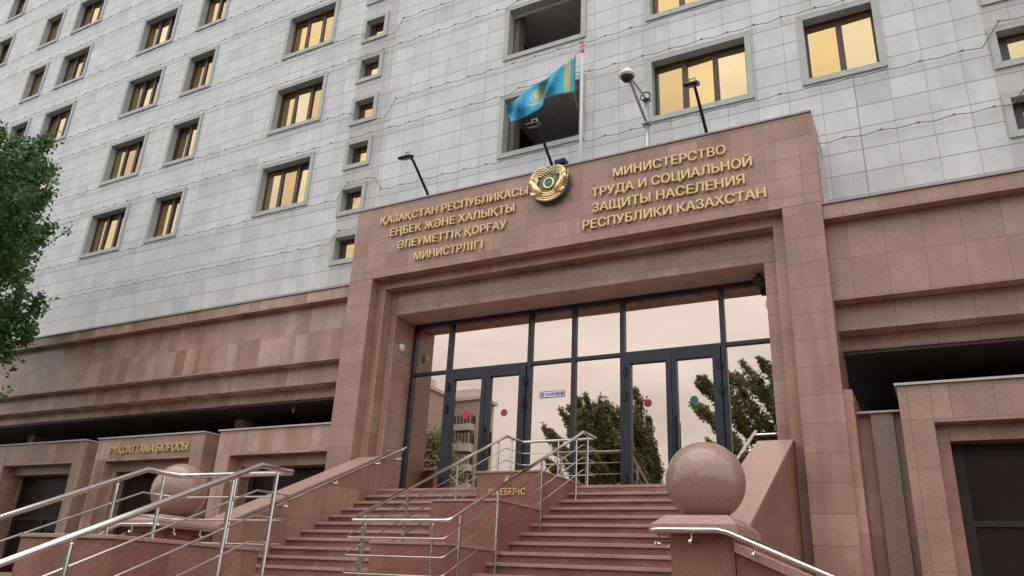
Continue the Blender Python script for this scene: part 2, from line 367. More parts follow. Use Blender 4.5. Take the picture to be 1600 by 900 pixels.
body.face([(X0,TY,Z0),(X0,30,Z0),(X0,30,Z1),(X0,TY,Z1)]).face([(X1,30,Z0),(X1,TY,Z0),(X1,TY,Z1),(X1,30,Z1)]).face([(X1,30,Z0),(X0,30,Z0),(X0,30,Z1),(X1,30,Z1)]).face([(X0,TY,Z1),(X1,TY,Z1),(X1,30,Z1),(X0,30,Z1)])
body.build('tower_side', MT['panel'], B)
def surround(w, name='window'):
    x0, x1, z0, z1 = w[:4]; a, b, c, d = inner(w); y0, y1, yr = TY-.04, TY+.004, TY+.225
    m = MB()
    ou = [(x0,z0),(x1,z0),(x1,z1),(x0,z1)]; inn = [(a,c),(b,c),(b,d),(a,d)]
    for k in range(4):
        j = (k+1) % 4
        # shrink every mitred piece by a hair so the mitre shows as a fine joint
        q = [ou[k], ou[j], inn[j], inn[k]]
        cxx = sum(p[0] for p in q)/4; czz = sum(p[1] for p in q)/4
        q = [(p[0]+(cxx-p[0])*.004, p[1]+(czz-p[1])*.004) for p in q]
        m.prism(q, 1, y0, y1)
    for k in range(4):
        j = (k+1) % 4; p, q = inn[k], inn[j]
        m.face([(p[0],y0+.01,p[1]),(q[0],y0+.01,q[1]),(q[0],yr,q[1]),(p[0],yr,p[1])])
    return m.build(name, MT['surround'], B)
for w in wins:
    a, b, c, d = inner(w); s_ = surround(w); p = w[4]
    yg = TY+.20; fr = MB(); t = .045 if p else .035
    fr.box(a, a+t, yg-.02, yg+.05, c, d).box(b-t, b, yg-.02, yg+.05, c, d).box(a+t, b-t, yg-.02, yg+.05, d-t, d).box(a+t, b-t, yg-.02, yg+.05, c, c+t*.5)
    if p > 1:
        for k in range(1, p):
            xm = a+(b-a)*k/p; fr.box(xm-.055, xm+.055, yg-.025, yg+.05, c+t*.5, d-t)
    elif p == 0: fr.box(a+t, a+.16, yg-.02, yg+.05, c+t*.5, d-t)
    fr.build('window_frame', MT['brown'], s_)
    g = MB()
    n_ = max(1, p)
    for k in range(n_):
        tl = random.uniform(-.014, .014); tv = random.uniform(-.02, .02)
        xa, xb = a+(b-a)*k/n_, a+(b-a)*(k+1)/n_
        g.face([(xa, yg+.02-tl, c),(xb, yg+.02+tl, c),(xb, yg+.02+tl+tv, d),(xa, yg+.02-tl+tv, d)])
    g.m = [random.choice((0, 0, 1, 2)) for _ in g.m]
    g.build('pane', [MT['goldglass'], MT['goldglass2'], MT['goldglass3']], s_, fix=False)
for w in logs:
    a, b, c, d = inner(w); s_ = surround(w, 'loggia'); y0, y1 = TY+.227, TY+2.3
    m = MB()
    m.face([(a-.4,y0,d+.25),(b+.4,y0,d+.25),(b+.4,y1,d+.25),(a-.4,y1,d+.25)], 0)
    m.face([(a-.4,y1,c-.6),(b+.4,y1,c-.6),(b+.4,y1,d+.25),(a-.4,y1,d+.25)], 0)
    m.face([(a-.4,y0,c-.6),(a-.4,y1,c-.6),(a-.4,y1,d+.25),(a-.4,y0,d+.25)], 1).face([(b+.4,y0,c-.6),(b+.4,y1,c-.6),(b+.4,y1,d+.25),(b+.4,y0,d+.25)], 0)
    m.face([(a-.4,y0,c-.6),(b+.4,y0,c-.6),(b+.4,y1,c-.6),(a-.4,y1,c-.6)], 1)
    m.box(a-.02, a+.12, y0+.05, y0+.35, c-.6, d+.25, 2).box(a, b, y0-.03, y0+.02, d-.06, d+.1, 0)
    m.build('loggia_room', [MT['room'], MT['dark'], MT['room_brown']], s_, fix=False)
    v = MB(); v.tube([(b-.2+.11*math.cos(q*.5236), y0+1.0, d-.28+.11*math.sin(q*.5236)) for q in range(12)], .022, 6, True); v.box(b-.215, b-.185, y0+.98, y0+1.02, d-.2, d+.25)
    v.build('ring_lamp', MT['black'], s_)

# -------- podium: stone bands left and right of the portal, gallery, entrance blocks
PX0, PX1 = -10.735, -.986
for side, (xa, xb) in (('l', (-52, PX0+.1)), ('r', (PX1-.1, 16))):
    mt = MT['granite_band'] if side == 'l' else MT['granite_band_r']
    MB().box(xa, xb, 12.05, 13.29, 5.787, 6.045).build('cornice', mt, B, bevel=.006)
    MB().box(xa, xb, 12.02, 12.4, 6.047, 6.075).build('cornice_flashing', MT['flash'], B)
    MB().box(xa, xb, 12.26, 13.28, 4.454, 5.785).build('fascia', mt, B, bevel=.006)
    MB().box(xa, xb, 12.525, 13.27, 4.026, 4.452).build('fascia', mt, B, bevel=.006)
    MB().box(xa, xb, 12.86, 13.26, 3.79, 4.024).build('fascia', mt, B, bevel=.006)
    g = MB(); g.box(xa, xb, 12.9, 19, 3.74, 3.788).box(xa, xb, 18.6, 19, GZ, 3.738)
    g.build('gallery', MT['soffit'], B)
    for x in ([-15.6, -24.6, -33] if side == 'l' else [4.5]):
        MB().box(x-.16, x+.16, 14.0, 14.35, GZ, 3.738).build('gallery_column', MT['granite_jamb'], B, bevel=.01)
MB().tube([(-13.1, 13.3, 3.74), (-13.1, 13.3, 3.62)], .03, 8).build('gallery_lamp', MT['grey'], B)
MB().box(X0, X1, 12.9, 13.28, 6.047, 6.11).build('tower_base_trim', MT['surround'], B)
# entrance blocks standing under the gallery
blocks = [(-22.51-4.28*1, -18.74-4.28), (-22.51, -18.74), (-18.23, -14.45), (-13.97, -10.2), (-4.6, -.86), (-.27, 3.5), (3.98, 7.75)]
for i, (xa, xb) in enumerate(blocks):
    if xa == -4.6:
        MB().box(-1.5, xb, 12.06, 13.25, GZ, 2.97).build('entrance_block', MT['granite_jamb'], B, bevel=.008); continue
    m = MB(); a, b = xa+.41, xb-.38; y0, y1 = 12.05, 13.3; zt = 2.97; zo = 2.42
    m.box(xa, a, y0, y1, GZ, zt).box(b, xb, y0, y1, GZ, zt).box(a, b, y0, y1, zo, zt)
    o = m.build('entrance_block', MT['granite_band'] if xa < -5 else MT['granite_block'], B, bevel=.008)
    MB().box(xa-.03, xb+.02, y0-.04, y1, zt+.002, zt+.035).build('block_cap', MT['cap'], o)
    f = MB(); f.box(a, a+.16, 12.3, y1, GZ, zo-.002).box(b-.16, b, 12.3, y1, GZ, zo-.002).box(a+.16, b-.16, 12.3, y1, 2.2, zo-.002)
    f.build('door_surround', MT['granite_jamb'], o, bevel=.006)
    d = MB(); d.box(a+.16, b-.16, 12.62, 12.64, GZ, 2.2, 0)
    d.box(a+.16, a+.30, 12.58, 12.66, GZ, 2.2, 1).box(b-.3, b-.16, 12.58, 12.66, GZ, 2.2, 1).box(a+.3, b-.3, 12.58, 12.66, 1.08, 1.16, 1).box((a+b)/2-.05, (a+b)/2+.05, 12.58, 12.66, GZ, 1.08, 1)
    d.build('doorway', [MT['darkglass'], MT['dark']], o)
gaps = [(-23.02, -22.51), (-18.74, -18.23), (-14.45, -13.97), (-.86, -.27), (3.5, 3.98)]
for xa, xb in gaps:
    w_ = xb-xa
    p = MB().box(xa, xb, 12.62, 12.9, GZ, 2.69).build('gap_wall', MT['granite_jamb'], B)
    MB().box(xa+.30*w_, xa+.82*w_, 12.50, 12.618, GZ, 2.69).build('pilaster', MT['pale_pil'], p, bevel=.005)
    MB().box(xa, xb, 12.46, 12.9, 2.692, 2.72).build('wall_cap', MT['cap'], p)

# -------- portal
def ringf(xa, xb, zt, oa, ob, zo, y0, y1, zb):
    m = MB(); m.box(xa, oa, y0, y1, zb, zo).box(ob, xb, y0, y1, zb, zo).box(xa, xb, y0, y1, zo, zt); return m
P1 = MB().box(PX0, PX1, 12.0, 13.285, 6.09, 7.815).build('portal', MT['granite'], B, bevel=.008)
for a, b in ((PX0, -10.105), (-1.60, PX1)): MB().box(a, b, 12.0, 13.285, GZ, 6.088).build('portal_pier', MT['granite_pier'], P1, bevel=.008)
MB().box(PX0-.03, PX1+.0, 11.975, 13.285, 7.817, 7.85).build('parapet_cap', MT['flash'], P1)
MB().box(PX1+.002, PX1+.022, 12.35, 13.28, 6.06, 7.32).build('side_panel', MT['panel_dark'], P1)
ringf(-10.103, -1.602, 6.088, -9.905, -1.808, 5.905, 12.25, 13.28, GZ).build('portal_step', MT['granite_jamb'], P1, bevel=.006)
ringf(-9.903, -1.81, 5.903, -9.735, -2.04, 5.375, 12.5, 13.42, GZ).build('portal_step', MT['granite'], P1, bevel=.006)
so = MB().box(-9.733, -2.042, 12.52, 13.34, 5.366, 5.373)
for k in range(7): so.tube([(-9.2+1.15*k, 12.9, 5.365), (-9.2+1.15*k, 12.9, 5.345)], .05, 12)
so.build('entrance_soffit', MT['soffit_pale'], P1)
MB().box(-9.735, -2.04, 13.36, 13.40, 1.6, 5.375).build('vestibule_wall', MT['dark'], P1)

# -------- glazing of the entrance
GY = 13.24; LZ = 1.655
ML = [-9.70, -8.76, -6.83, -5.86, -4.855, -2.955, -2.05]
f = MB()
f.box(-9.73, -2.045, GY-.05, GY+.05, 5.28, 5.364)
for x in ML: f.box(x-.045, x+.045, GY-.05, GY+.05, LZ, 5.278)
for k in range(6): f.box(ML[k]+.045, ML[k+1]-.045, GY-.045, GY+.045, 4.185, 4.255)
for k in (0, 2, 3, 5): f.box(ML[k]+.045, ML[k+1]-.045, GY-.045, GY+.045, LZ, LZ+.08)
f.build('glazing_frame', MT['navy'], B, bevel=.004)
for k in range(6):
    def pane(x0, x1, z0, z1):
        e = random.uniform(-.004, .004)
        MB().face([(x0, GY+.01-e, z0), (x1, GY+.01+e, z0), (x1, GY+.01+e, z1), (x0, GY+.01-e, z1)]).build('pane', MT['doorglass'], B, fix=False)
    pane(ML[k]+.04, ML[k+1]-.04, 4.25, 5.285)
    if k not in (1, 4): pane(ML[k]+.04, ML[k+1]-.04, LZ+.07, 4.19)
def leaf(x0, x1, g0, g1, hinge, sticker, label):
    m = MB(); ya, yb = GY-.085, GY+.03; zt, zb = 4.18, LZ+.02
    m.box(x0, g0, ya, yb, zb, zt).box(g1, x1, ya, yb, zb, zt).box(g0, g1, ya, yb, 4.01, zt).box(g0, g1, ya, yb, zb, zb+.13)
    d = m.build('door', MT['navy'], B, bevel=.006)
    MB().face([(g0-.01, GY-.02, zb+.12), (g1+.01, GY-.02, zb+.12), (g1+.01, GY-.02, 4.02), (g0-.01, GY-.02, 4.02)]).build('pane', MT['doorglass'], d, fix=False)
    hx = x0+.02 if hinge < 0 else x1-.02
    for z in (3.86, 3.4, 1.9): MB().tube([(hx, ya-.02, z-.09), (hx, ya-.02, z+.09)], .022, 8).box(hx-.05, hx+.05, ya-.012, ya-.001, z-.05, z+.05).build('hinge', MT['black'], d)
    if hinge:
        hx = x1-.1 if hinge < 0 else None
    if hinge < 0: pass
    MB().disc(((g0+g1)/2+sticker[2], 3.255), .074, GY-.026, GY-.022, 28).build('sticker', MT[sticker[0]], d)['label'] = sticker[1]
    return d
d1 = leaf(-8.705, -7.793, -8.57, -7.895, -1, ('sticker_red', 'bright red round sticker', -.03), '')
d2 = leaf(-7.787, -6.88, -7.69, -7.03, 1, ('sticker_dark', 'dull red round sticker', 0), '')
d3 = leaf(-4.80, -3.908, -4.68, -4.01, -1, ('sticker_crim', 'crimson round sticker', -.03), '')
d4 = leaf(-3.902, -3.008, -3.81, -3.155, 1, ('sticker_teal', 'teal green round sticker', -.04), '')
for d, x in ((d2, -7.735), (d4, -3.85)):
    ya = GY-.085
    MB().tube([(x, ya, 2.42), (x, ya-.09, 2.42), (x, ya-.09, 2.90), (x, ya, 2.90)], .018, 8).ball((x, ya-.02, 2.96), .025).build('handle', MT['black'], d)

# ---------------------------------------------------------------- lettering helper
from mathutils.geometry import delaunay_2d_cdt
def glyphs(txt):
    """outlines of the built-in font filled by the non-zero winding rule (its strokes overlap)"""
    cu = bpy.data.curves.new('lettering', 'FONT'); cu.body = txt; cu.size = 1; cu.resolution_u = 3; cu.fill_mode = 'NONE'
    o = bpy.data.objects.new('lettering', cu); C.objects.link(o)
    dg = bpy.context.evaluated_depsgraph_get(); dg.update()
    me = bpy.data.meshes.new_from_object(o.evaluated_get(dg)); bpy.data.objects.remove(o)
    co = [v.co.xy.copy() for v in me.vertices]; nx = {}
    for e in me.edges: nx.setdefault(e.vertices[0], []).append(e.vertices[1]); nx.setdefault(e.vertices[1], []).append(e.vertices[0])
    seen = set(); loops = []
    for v0 in range(len(co)):
        if v0 in seen or v0 not in nx: continue
        lp = [v0]; seen.add(v0); cur = v0
        nxt = min(nx[v0])
        if v0+1 in nx[v0]: nxt = v0+1
        while nxt not in seen:
            lp.append(nxt); seen.add(nxt)
            c2 = [q for q in nx[nxt] if q not in seen]
            if not c2: break
            nxt = c2[0]
        if len(lp) > 2: loops.append([co[k] for k in lp])
    bpy.data.meshes.remove(me)
    out_ = []
    for lp in loops:                     # the font's I carries serifs; the sign's does not
        xs_ = [p.x for p in lp]; ys_ = [p.y for p in lp]; w_, h_ = max(xs_)-min(xs_), max(ys_)-min(ys_)
        if len(lp) == 12 and w_ < .62*h_ and h_ > .5:
            cx_ = (max(xs_)+min(xs_))/2; cy_ = (max(ys_)+min(ys_))/2
            sym = all(any((Vector((2*cx_-p.x, p.y))-q).length < .01*h_ for q in lp) and any((Vector((p.x, 2*cy_-p.y))-q).length < .01*h_ for q in lp) for p in lp)
            if sym:
                a = .085*h_; lp = [Vector((cx_-a, min(ys_))), Vector((cx_-a, max(ys_))), Vector((cx_+a, max(ys_))), Vector((cx_+a, min(ys_)))]
        q_ = [lp[0]]
        for p in lp[1:]:
            if (p-q_[-1]).length > 1e-4: q_.append(p)
        if (q_[0]-q_[-1]).length < 1e-4: q_.pop()
        out_.append(q_)
    V_ = []; E_ = []
    for lp in out_:
        b = len(V_); V_ += [Vector(p) for p in lp]; E_ += [(b+k, b+(k+1) % len(lp)) for k in range(len(lp))]
    vo, _, fo_, *_ = delaunay_2d_cdt(V_, E_, [], 0, 1e-5)
    def wind(p):
        w_ = 0
        for lp in out_:
            for k in range(len(lp)):
                a, b = lp[k], lp[(k+1) % len(lp)]
                if (a.y <= p.y) != (b.y <= p.y):
                    t_ = (p.y-a.y)/(b.y-a.y)
                    if a.x+t_*(b.x-a.x) > p.x: w_ += 1 if b.y > a.y else -1
        return w_
    keep = [f_ for f_ in fo_ if wind((vo[f_[0]]+vo[f_[1]]+vo[f_[2]])/3) != 0]
    me = bpy.data.meshes.new('glyphs'); me.from_pydata([(v.x, v.y, 0) for v in vo], [], [tuple(f_) for f_ in keep]); me.update()
    bm = bmesh.new(); bm.from_mesh(me); bmesh.ops.delete(bm, geom=[v for v in bm.verts if not v.link_faces], context='VERTS')
    bmesh.ops.recalc_face_normals(bm, faces=bm.faces); bm.to_mesh(me); bm.free()
    return me
def xr_(me): a = [v.co.x for v in me.vertices]; return min(a), max(a)
HCAP = (lambda m: max(v.co.y for v in m.vertices)-min(v.co.y for v in m.vertices))(glyphs('Н'))
def text_mesh(name, txt, x0, x1, zb, caph, y, mat, parent, depth=.026, bold=.05):
    """raised letters: one mesh per word, the words children of the sign; bold strokes from layered copies"""
    A, Bq = xr_(glyphs(txt)); words = txt.split(' '); pre = ''
    for wd in words:
        pre = (pre+' '+wd) if pre else wd
        me = glyphs(wd); wa, wb = xr_(me); pe = xr_(glyphs(pre))[1]
        base = pe-(wb-wa); out_ = bmesh.new()
        lay = [(0, 0), (-.5, .07), (.5, -.07), (-.27, -.36), (.23, .43)] if bold else [(0, 0)]
        for k, (dx, dy) in enumerate(lay):
            b2 = bmesh.new(); b2.from_mesh(me); bmesh.ops.remove_doubles(b2, verts=b2.verts, dist=1e-5)
            for v in b2.verts:
                gx = base+(v.co.x-wa)+dx*bold*HCAP*1.3
                v.co = Vector((x0+(gx-A)/(Bq-A)*(x1-x0), y, zb+(v.co.y/HCAP+dy*bold*.7)*caph))
            r = bmesh.ops.extrude_face_region(b2, geom=b2.faces[:])
            for v in [g for g in r['geom'] if isinstance(g, bmesh.types.BMVert)]: v.co.y -= depth-.0012*k
            bmesh.ops.recalc_face_normals(b2, faces=b2.faces)
            t_ = bpy.data.meshes.new('t'); b2.to_mesh(t_); b2.free(); out_.from_mesh(t_); bpy.data.meshes.remove(t_)
        me2 = bpy.data.meshes.new(name); out_.to_mesh(me2); out_.free(); me2.materials.append(mat)
        o = bpy.data.objects.new(name, me2); C.objects.link(o); adopt(o, parent)
s1 = thing('sign', 'four lines of gold Kazakh lettering on the portal left of the emblem', 'sign', (-8.2, 12, 6.3))
for t, a, b, z in (('ҚАЗАҚСТАН РЕСПУБЛИКАСЫ', -10.03, -6.37, 7.355), ('ЕҢБЕК ЖӘНЕ ХАЛЫҚТЫ', -9.73, -6.665, 7.02), ('ӘЛЕУМЕТТІК ҚОРҒАУ', -9.49, -6.83, 6.68), ('МИНИСТРЛІГІ', -9.02, -7.355, 6.335)):
    text_mesh('word', t, a, b, z, .182, 11.975, MT['gold'], s1)
s2 = thing('sign', 'four lines of gold Russian lettering on the portal right of the emblem', 'sign', (-3.5, 12, 6.3))
for t, a, b, z in (('МИНИСТЕРСТВО', -4.555, -2.45, 7.33), ('ТРУДА И СОЦИАЛЬНОЙ', -4.99, -2.02, 6.985), ('ЗАЩИТЫ НАСЕЛЕНИЯ', -4.975, -2.16, 6.665), ('РЕСПУБЛИКИ КАЗАХСТАН', -5.165, -1.83, 6.335)):
    text_mesh('word', t, a, b, z, .185, 11.975, MT['gold'], s2)
s3 = thing('sign', 'one line of dull gold lettering above the left side entrance', 'sign', (-16.3, 12.05, 2.6))
text_mesh('word', 'РҰҚСАТТАМА БЮРОСЫ', -17.67, -14.92, 2.585, .185, 12.035, MT['gold'], s3, .03)

# ---------------------------------------------------------------- emblem
E0 = thing('emblem', 'round gold and teal state emblem at the top of the portal', 'emblem', (CX, 12, 7.43))
ec = (CX, 7.43)
def E(x, z): return (ec[0]+x, ec[1]+z)
MB().disc(ec, .425, 11.925, 11.985, 48).build('backing', MT['darkteal'], E0, bevel=.01)
MB().disc(ec, .40, 11.885, 11.898, 48).build('field', MT['teal'], E0)
m = MB(); m.tube([(ec[0]+.105*math.cos(k*math.pi/16), 11.85, ec[1]+.105*math.sin(k*math.pi/16)) for k in range(32)], .024, 8, True)
m.build('ring', MT['gold2'], E0, True)
m = MB(); m.ball((ec[0], 11.87, ec[1]), .085, 20, 10, 0, (1, .4, 1)); m.build('globe', MT['teal'], E0, True)
for s_ in (-1, 1):
    w_ = MB()
    for k in range(5):     # plumes of the wing
        r_ = .055+.042*k
        w_.tube([(ec[0]+s_*(.205+r_*.92*math.cos(t)-.012*k), 11.85-.008*k, ec[1]+.135+r_*.95*math.sin(t)) for t in [R(-62+20*q) for q in range(12)]], [.022*(1-.04*q) for q in range(12)], 6)
    # neck, head and shoulder of the winged horse
    w_.tube([(ec[0]+s_*.17, 11.83, ec[1]-.22), (ec[0]+s_*.25, 11.81, ec[1]-.12), (ec[0]+s_*.31, 11.80, ec[1]+.0), (ec[0]+s_*.37, 11.80, ec[1]+.06), (ec[0]+s_*.42, 11.80, ec[1]+.02)], [.07, .075, .055, .045, .02], 8)
    w_.tube([(ec[0]+s_*.22, 11.83, ec[1]-.2), (ec[0]+s_*.32, 11.80, ec[1]-.24), (ec[0]+s_*.36, 11.80, ec[1]-.17)], [.05, .035, .02], 6)
    w_.tube([(ec[0]+s_*.30, 11.80, ec[1]+.08), (ec[0]+s_*.345, 11.79, ec[1]+.16), (ec[0]+s_*.33, 11.79, ec[1]+.24)], [.03, .022, .008], 6)
    for q in range(7): w_.ball((ec[0]+s_*(.405-.004*q*q*.6), 11.86, ec[1]+.20-.06*q), .024, 8, 6)
    w_.build('winged_horse', MT['gold2'], E0, True)
b_ = MB()
for k in range(4):
    r_ = .25+.05*k
    b_.tube([(ec[0]+r_*math.cos(t), 11.85-.008*(k % 2), ec[1]+.02+r_*math.sin(t)) for t in [R(222+12*q) for q in range(9)]], .024, 6)
b_.box(ec[0]-.28, ec[0]-.16, 11.83, 11.88, ec[1]-.30, ec[1]-.24).box(ec[0]+.16, ec[0]+.28, 11.83, 11.88, ec[1]-.30, ec[1]-.24)
b_.build('ribbon', MT['gold2'], E0, True)
r_ = MB()
for k in range(24):
    a = math.pi*2*k/24
    r_.tube([(ec[0]+.155*math.cos(a), 11.87, ec[1]+.155*math.sin(a)), (ec[0]+.235*math.cos(a), 11.875, ec[1]+.235*math.sin(a))], [.012, .006], 5)
r_.build('sun_rays', MT['gold2'], E0)

# ---------------------------------------------------------------- flag and pole
FPX, FPY = -5.56, 12.7
F0 = thing('flagpole', 'white flagpole behind the parapet flying a sky blue flag', 'flagpole', (FPX, FPY, 7.8))
MB().tube([(FPX, FPY, 6.1), (FPX, FPY, 9.6), (FPX, FPY, 9.61), (FPX, FPY, 11.1)], [.032, .032, .027, .025], 12).build('pole', MT['polepaint'], F0, True)
fm = MB(); fm.tube([(FPX, FPY, 11.1), (FPX, FPY, 11.16)], .045, 12).tube([(FPX, FPY, 11.16), (FPX, FPY, 11.42)], .016, 8).tube([(FPX-.06, FPY, 11.26), (FPX+.06, FPY, 11.26)], .012, 6).ball((FPX, FPY, 11.36), .03, 8, 6)
fm.build('finial', MT['redp'], F0)
rp = MB(); rp.tube([(FPX-.05, FPY-.04, 11.1), (FPX-.14, FPY-.08, 11.02), (FPX-.14, FPY-.06, 9.95), (FPX-.06, FPY-.04, 9.6)], .008, 5); rp.build('halyard', MT['cable'], F0)
top = [(583,125),(500,182),(425,240),(355,300),(285,332),(215,385),(150,440),(95,490)]
bot = [(578,378),(490,388),(405,404),(362,418),(342,482),(262,535),(195,566),(125,586)]
def unproj(px, py, Y):
    d = r2*((px-800)/fl) + u2*((450-py)/fl) + fw
    return d*(Y/d.y)
NU, NV = 42, 18
def samp(L, u):
    t = u*(len(L)-1); i = min(int(t), len(L)-2); q = t-i
    p0 = L[max(i-1, 0)]; p1 = L[i]; p2 = L[i+1]; p3 = L[min(i+2, len(L)-1)]
    return [.5*((2*p1[k])+(-p0[k]+p2[k])*q+(2*p0[k]-5*p1[k]+4*p2[k]-p3[k])*q*q+(-p0[k]+3*p1[k]-3*p2[k]+p3[k])*q**3) for k in (0, 1)]
me = bpy.data.meshes.new('flag'); V = []; UVs = []
for i in range(NU+1):
    u = i/NU; a = samp(top, u); b = samp(bot, u)
    for j in range(NV+1):
        v = j/NV
        px = 770+(a[0]+(b[0]-a[0])*v)*.2222; py = 60+(a[1]+(b[1]-a[1])*v)*.2222
        yy = FPY-.06-.30*u + (.10*math.sin(u*13+v*2.6)+.05*math.sin(u*23-v*5))*min(1, u*3)
        V.append(tuple(unproj(px, py, yy))); UVs.append((u, 1-v))
Fc = [(i*(NV+1)+j, (i+1)*(NV+1)+j, (i+1)*(NV+1)+j+1, i*(NV+1)+j+1) for i in range(NU) for j in range(NV)]
me.from_pydata(V, [], Fc); ul = me.uv_layers.new(name='UVMap')
for lp in me.loops: ul.data[lp.index].uv = UVs[lp.vertex_index]
me.polygons.foreach_set('use_smooth', [True]*len(me.polygons)); me.materials.append(MT['flag'])
fo = bpy.data.objects.new('flag', me); C.objects.link(fo); adopt(fo, F0)
md = fo.modifiers.new('thickness', 'SOLIDIFY'); md.thickness = .004

# ---------------------------------------------------------------- floodlights on the parapet
for x, lab in ((-8.93, 'black goose-neck floodlight on the parapet above the Kazakh lettering'), (-5.915, 'black goose-neck floodlight on the parapet above the emblem'), (-2.80, 'black goose-neck floodlight on the parapet above the Russian lettering')):
    L = thing('floodlight', lab, 'floodlight', (x, 12.1, 7.85), 'floodlights along the portal parapet')
    MB().tube([(x, 12.12, 7.80), (x, 12.09, 7.97), (x, 11.47, 8.44), (x, 11.36, 8.485), (x, 11.28, 8.47)], [.03, .03, .028, .026, .022], 10).build('arm', MT['black'], L, True)
    MB().box(x-.06, x+.06, 12.03, 12.2, 7.852, 7.868).build('base_plate', MT['black'], L)
    h = MB(); h.prism([(11.34, 8.50), (11.12, 8.40), (11.05, 8.33), (11.10, 8.30), (11.30, 8.39)], 0, x-.12, x+.12); h.build('lamp_head', MT['black'], L, bevel=.015)
    g = MB(); g.tube([(x-.06, 11.26, 8.43), (x-.05, 11.24, 8.54), (x+.05, 11.24, 8.54), (x+.06, 11.26, 8.43)], .012, 6); g.build('bracket', MT['grey'], L)
lb = thing('floodlight', 'small black box floodlight lying on the parapet just right of the emblem', 'floodlight', (-5.72, 12.05, 7.86))
MB().box(-5.80, -5.56, 11.93, 12.12, 7.875, 7.99).build('housing', MT['black'], lb, bevel=.02)
MB().box(-5.70, -5.66, 12.0, 12.08, 7.852, 7.876).build('foot', MT['black'], lb)

# ---------------------------------------------------------------- dome camera on a mast
mx_ = -4.10; my = 12.65
D0 = thing('surveillance_camera', 'white dome camera on a braced arm of a grey mast behind the parapet', 'camera', (mx_, my, 6.2))
MB().tube([(mx_, my, 6.1), (mx_, my, 9.45)], .05, 12).build('mast', MT['grey'], D0, True)
MB().tube([(mx_, my-.04, 8.82), (mx_, 11.55, 9.22)], .03, 8).build('arm', MT['grey'], D0)
MB().tube([(mx_, my-.04, 9.38), (mx_, 11.9, 9.30), (mx_, 11.58, 9.26)], .026, 8).build('brace', MT['grey'], D0)
c = MB(); c.tube([(mx_+.1*math.cos(q*.45), my-.07, 9.42+.1*math.sin(q*.45)) for q in range(14)], .014, 6, True); c.build('cable_loop', MT['black'], D0)
MB().box(mx_-.09, mx_+.09, my-.09, my+.07, 8.78, 8.86).box(mx_-.08, mx_+.08, my-.09, my+.07, 9.36, 9.42).build('clamp', MT['grey'], D0)
dz = 9.20; dy = 11.50
h = MB()
prof = [(.0, .19), (.03, .17), (.04, .12), (.10, .09), (.155, .03), (.16, -.02), (.125, -.05)]
for k in range(len(prof)-1):
    h.tube([(mx_, dy, dz+prof[k][1]), (mx_, dy, dz+prof[k+1][1])], [max(.004, prof[k][0]), prof[k+1][0]], 20, cap=False)
h.build('housing', MT['white'], D0, True)
MB().ball((mx_, dy, dz-.05), .11, 18, 12).build('dome', MT['black'], D0, True)
# small camera in the corner of the entrance soffit
C0 = thing('surveillance_camera', 'small black camera in the top right corner of the glazed entrance', 'camera', (-2.2, 12.95, 5.37))
MB().box(-2.30, -2.14, 12.86, 13.02, 5.20, 5.30).build('body', MT['black'], C0, bevel=.02)
MB().tube([(-2.21, 12.95, 5.374), (-2.21, 12.95, 5.29)], .03, 8).build('mount', MT['black'], C0)
LAMPZ = 4.72
# bulkhead lamp on the left jamb
for x, s_, lab in ((-9.733, 1, 'round white bulkhead lamp on the left jamb of the entrance'), (-2.042, -1, 'round white bulkhead lamp on the right jamb of the entrance')):
    L = thing('wall_lamp', lab, 'lamp', (x, 12.78, 4.72))
    q = MB(); q.ball((x+.02*s_, 12.8, LAMPZ), .085, 18, 10, 0, (.6, 1, 1.05)); q.build('lamp_shade', MT['lamp'], L, True)
    q = MB(); q.tube([(x+.001*s_, 12.8, LAMPZ), (x+.025*s_, 12.8, LAMPZ)], .093, 20); q.build('lamp_base', MT['white'], L)
# address plate stuck on the glass
A0 = thing('address_plate', 'small blue and white address plate on the glass between the two doors', 'sign', (-6.3, GY, 3.5))
MB().box(-6.59, -6.06, GY-.012, GY-.004, 3.50, 3.625).build('plate', MT['plate_white'], A0)
q = MB(); q.box(-6.59, -6.06, GY-.015, GY-.0125, 3.618, 3.625).box(-6.59, -6.06, GY-.015, GY-.0125, 3.50, 3.507).box(-6.067, -6.06, GY-.015, GY-.0125, 3.507, 3.618).box(-6.59, -6.583, GY-.015, GY-.0125, 3.507, 3.618); q.build('border', MT['plate_blue'], A0)
text_mesh('text', 'Z05', -6.47, -6.33, 3.535, .055, GY-.013, MT['plate_blue'], A0, .002, 0)
text_mesh('text', 'K5K8', -6.32, -6.08, 3.53, .068, GY-.013, MT['plate_blue'], A0, .006, .05)
q = MB()
for k in range(4): q.box(-6.565, -6.49, GY-.015, GY-.0125, 3.525+.022*k, 3.537+.022*k)
q.build('emblem', MT['plate_blue'], A0)

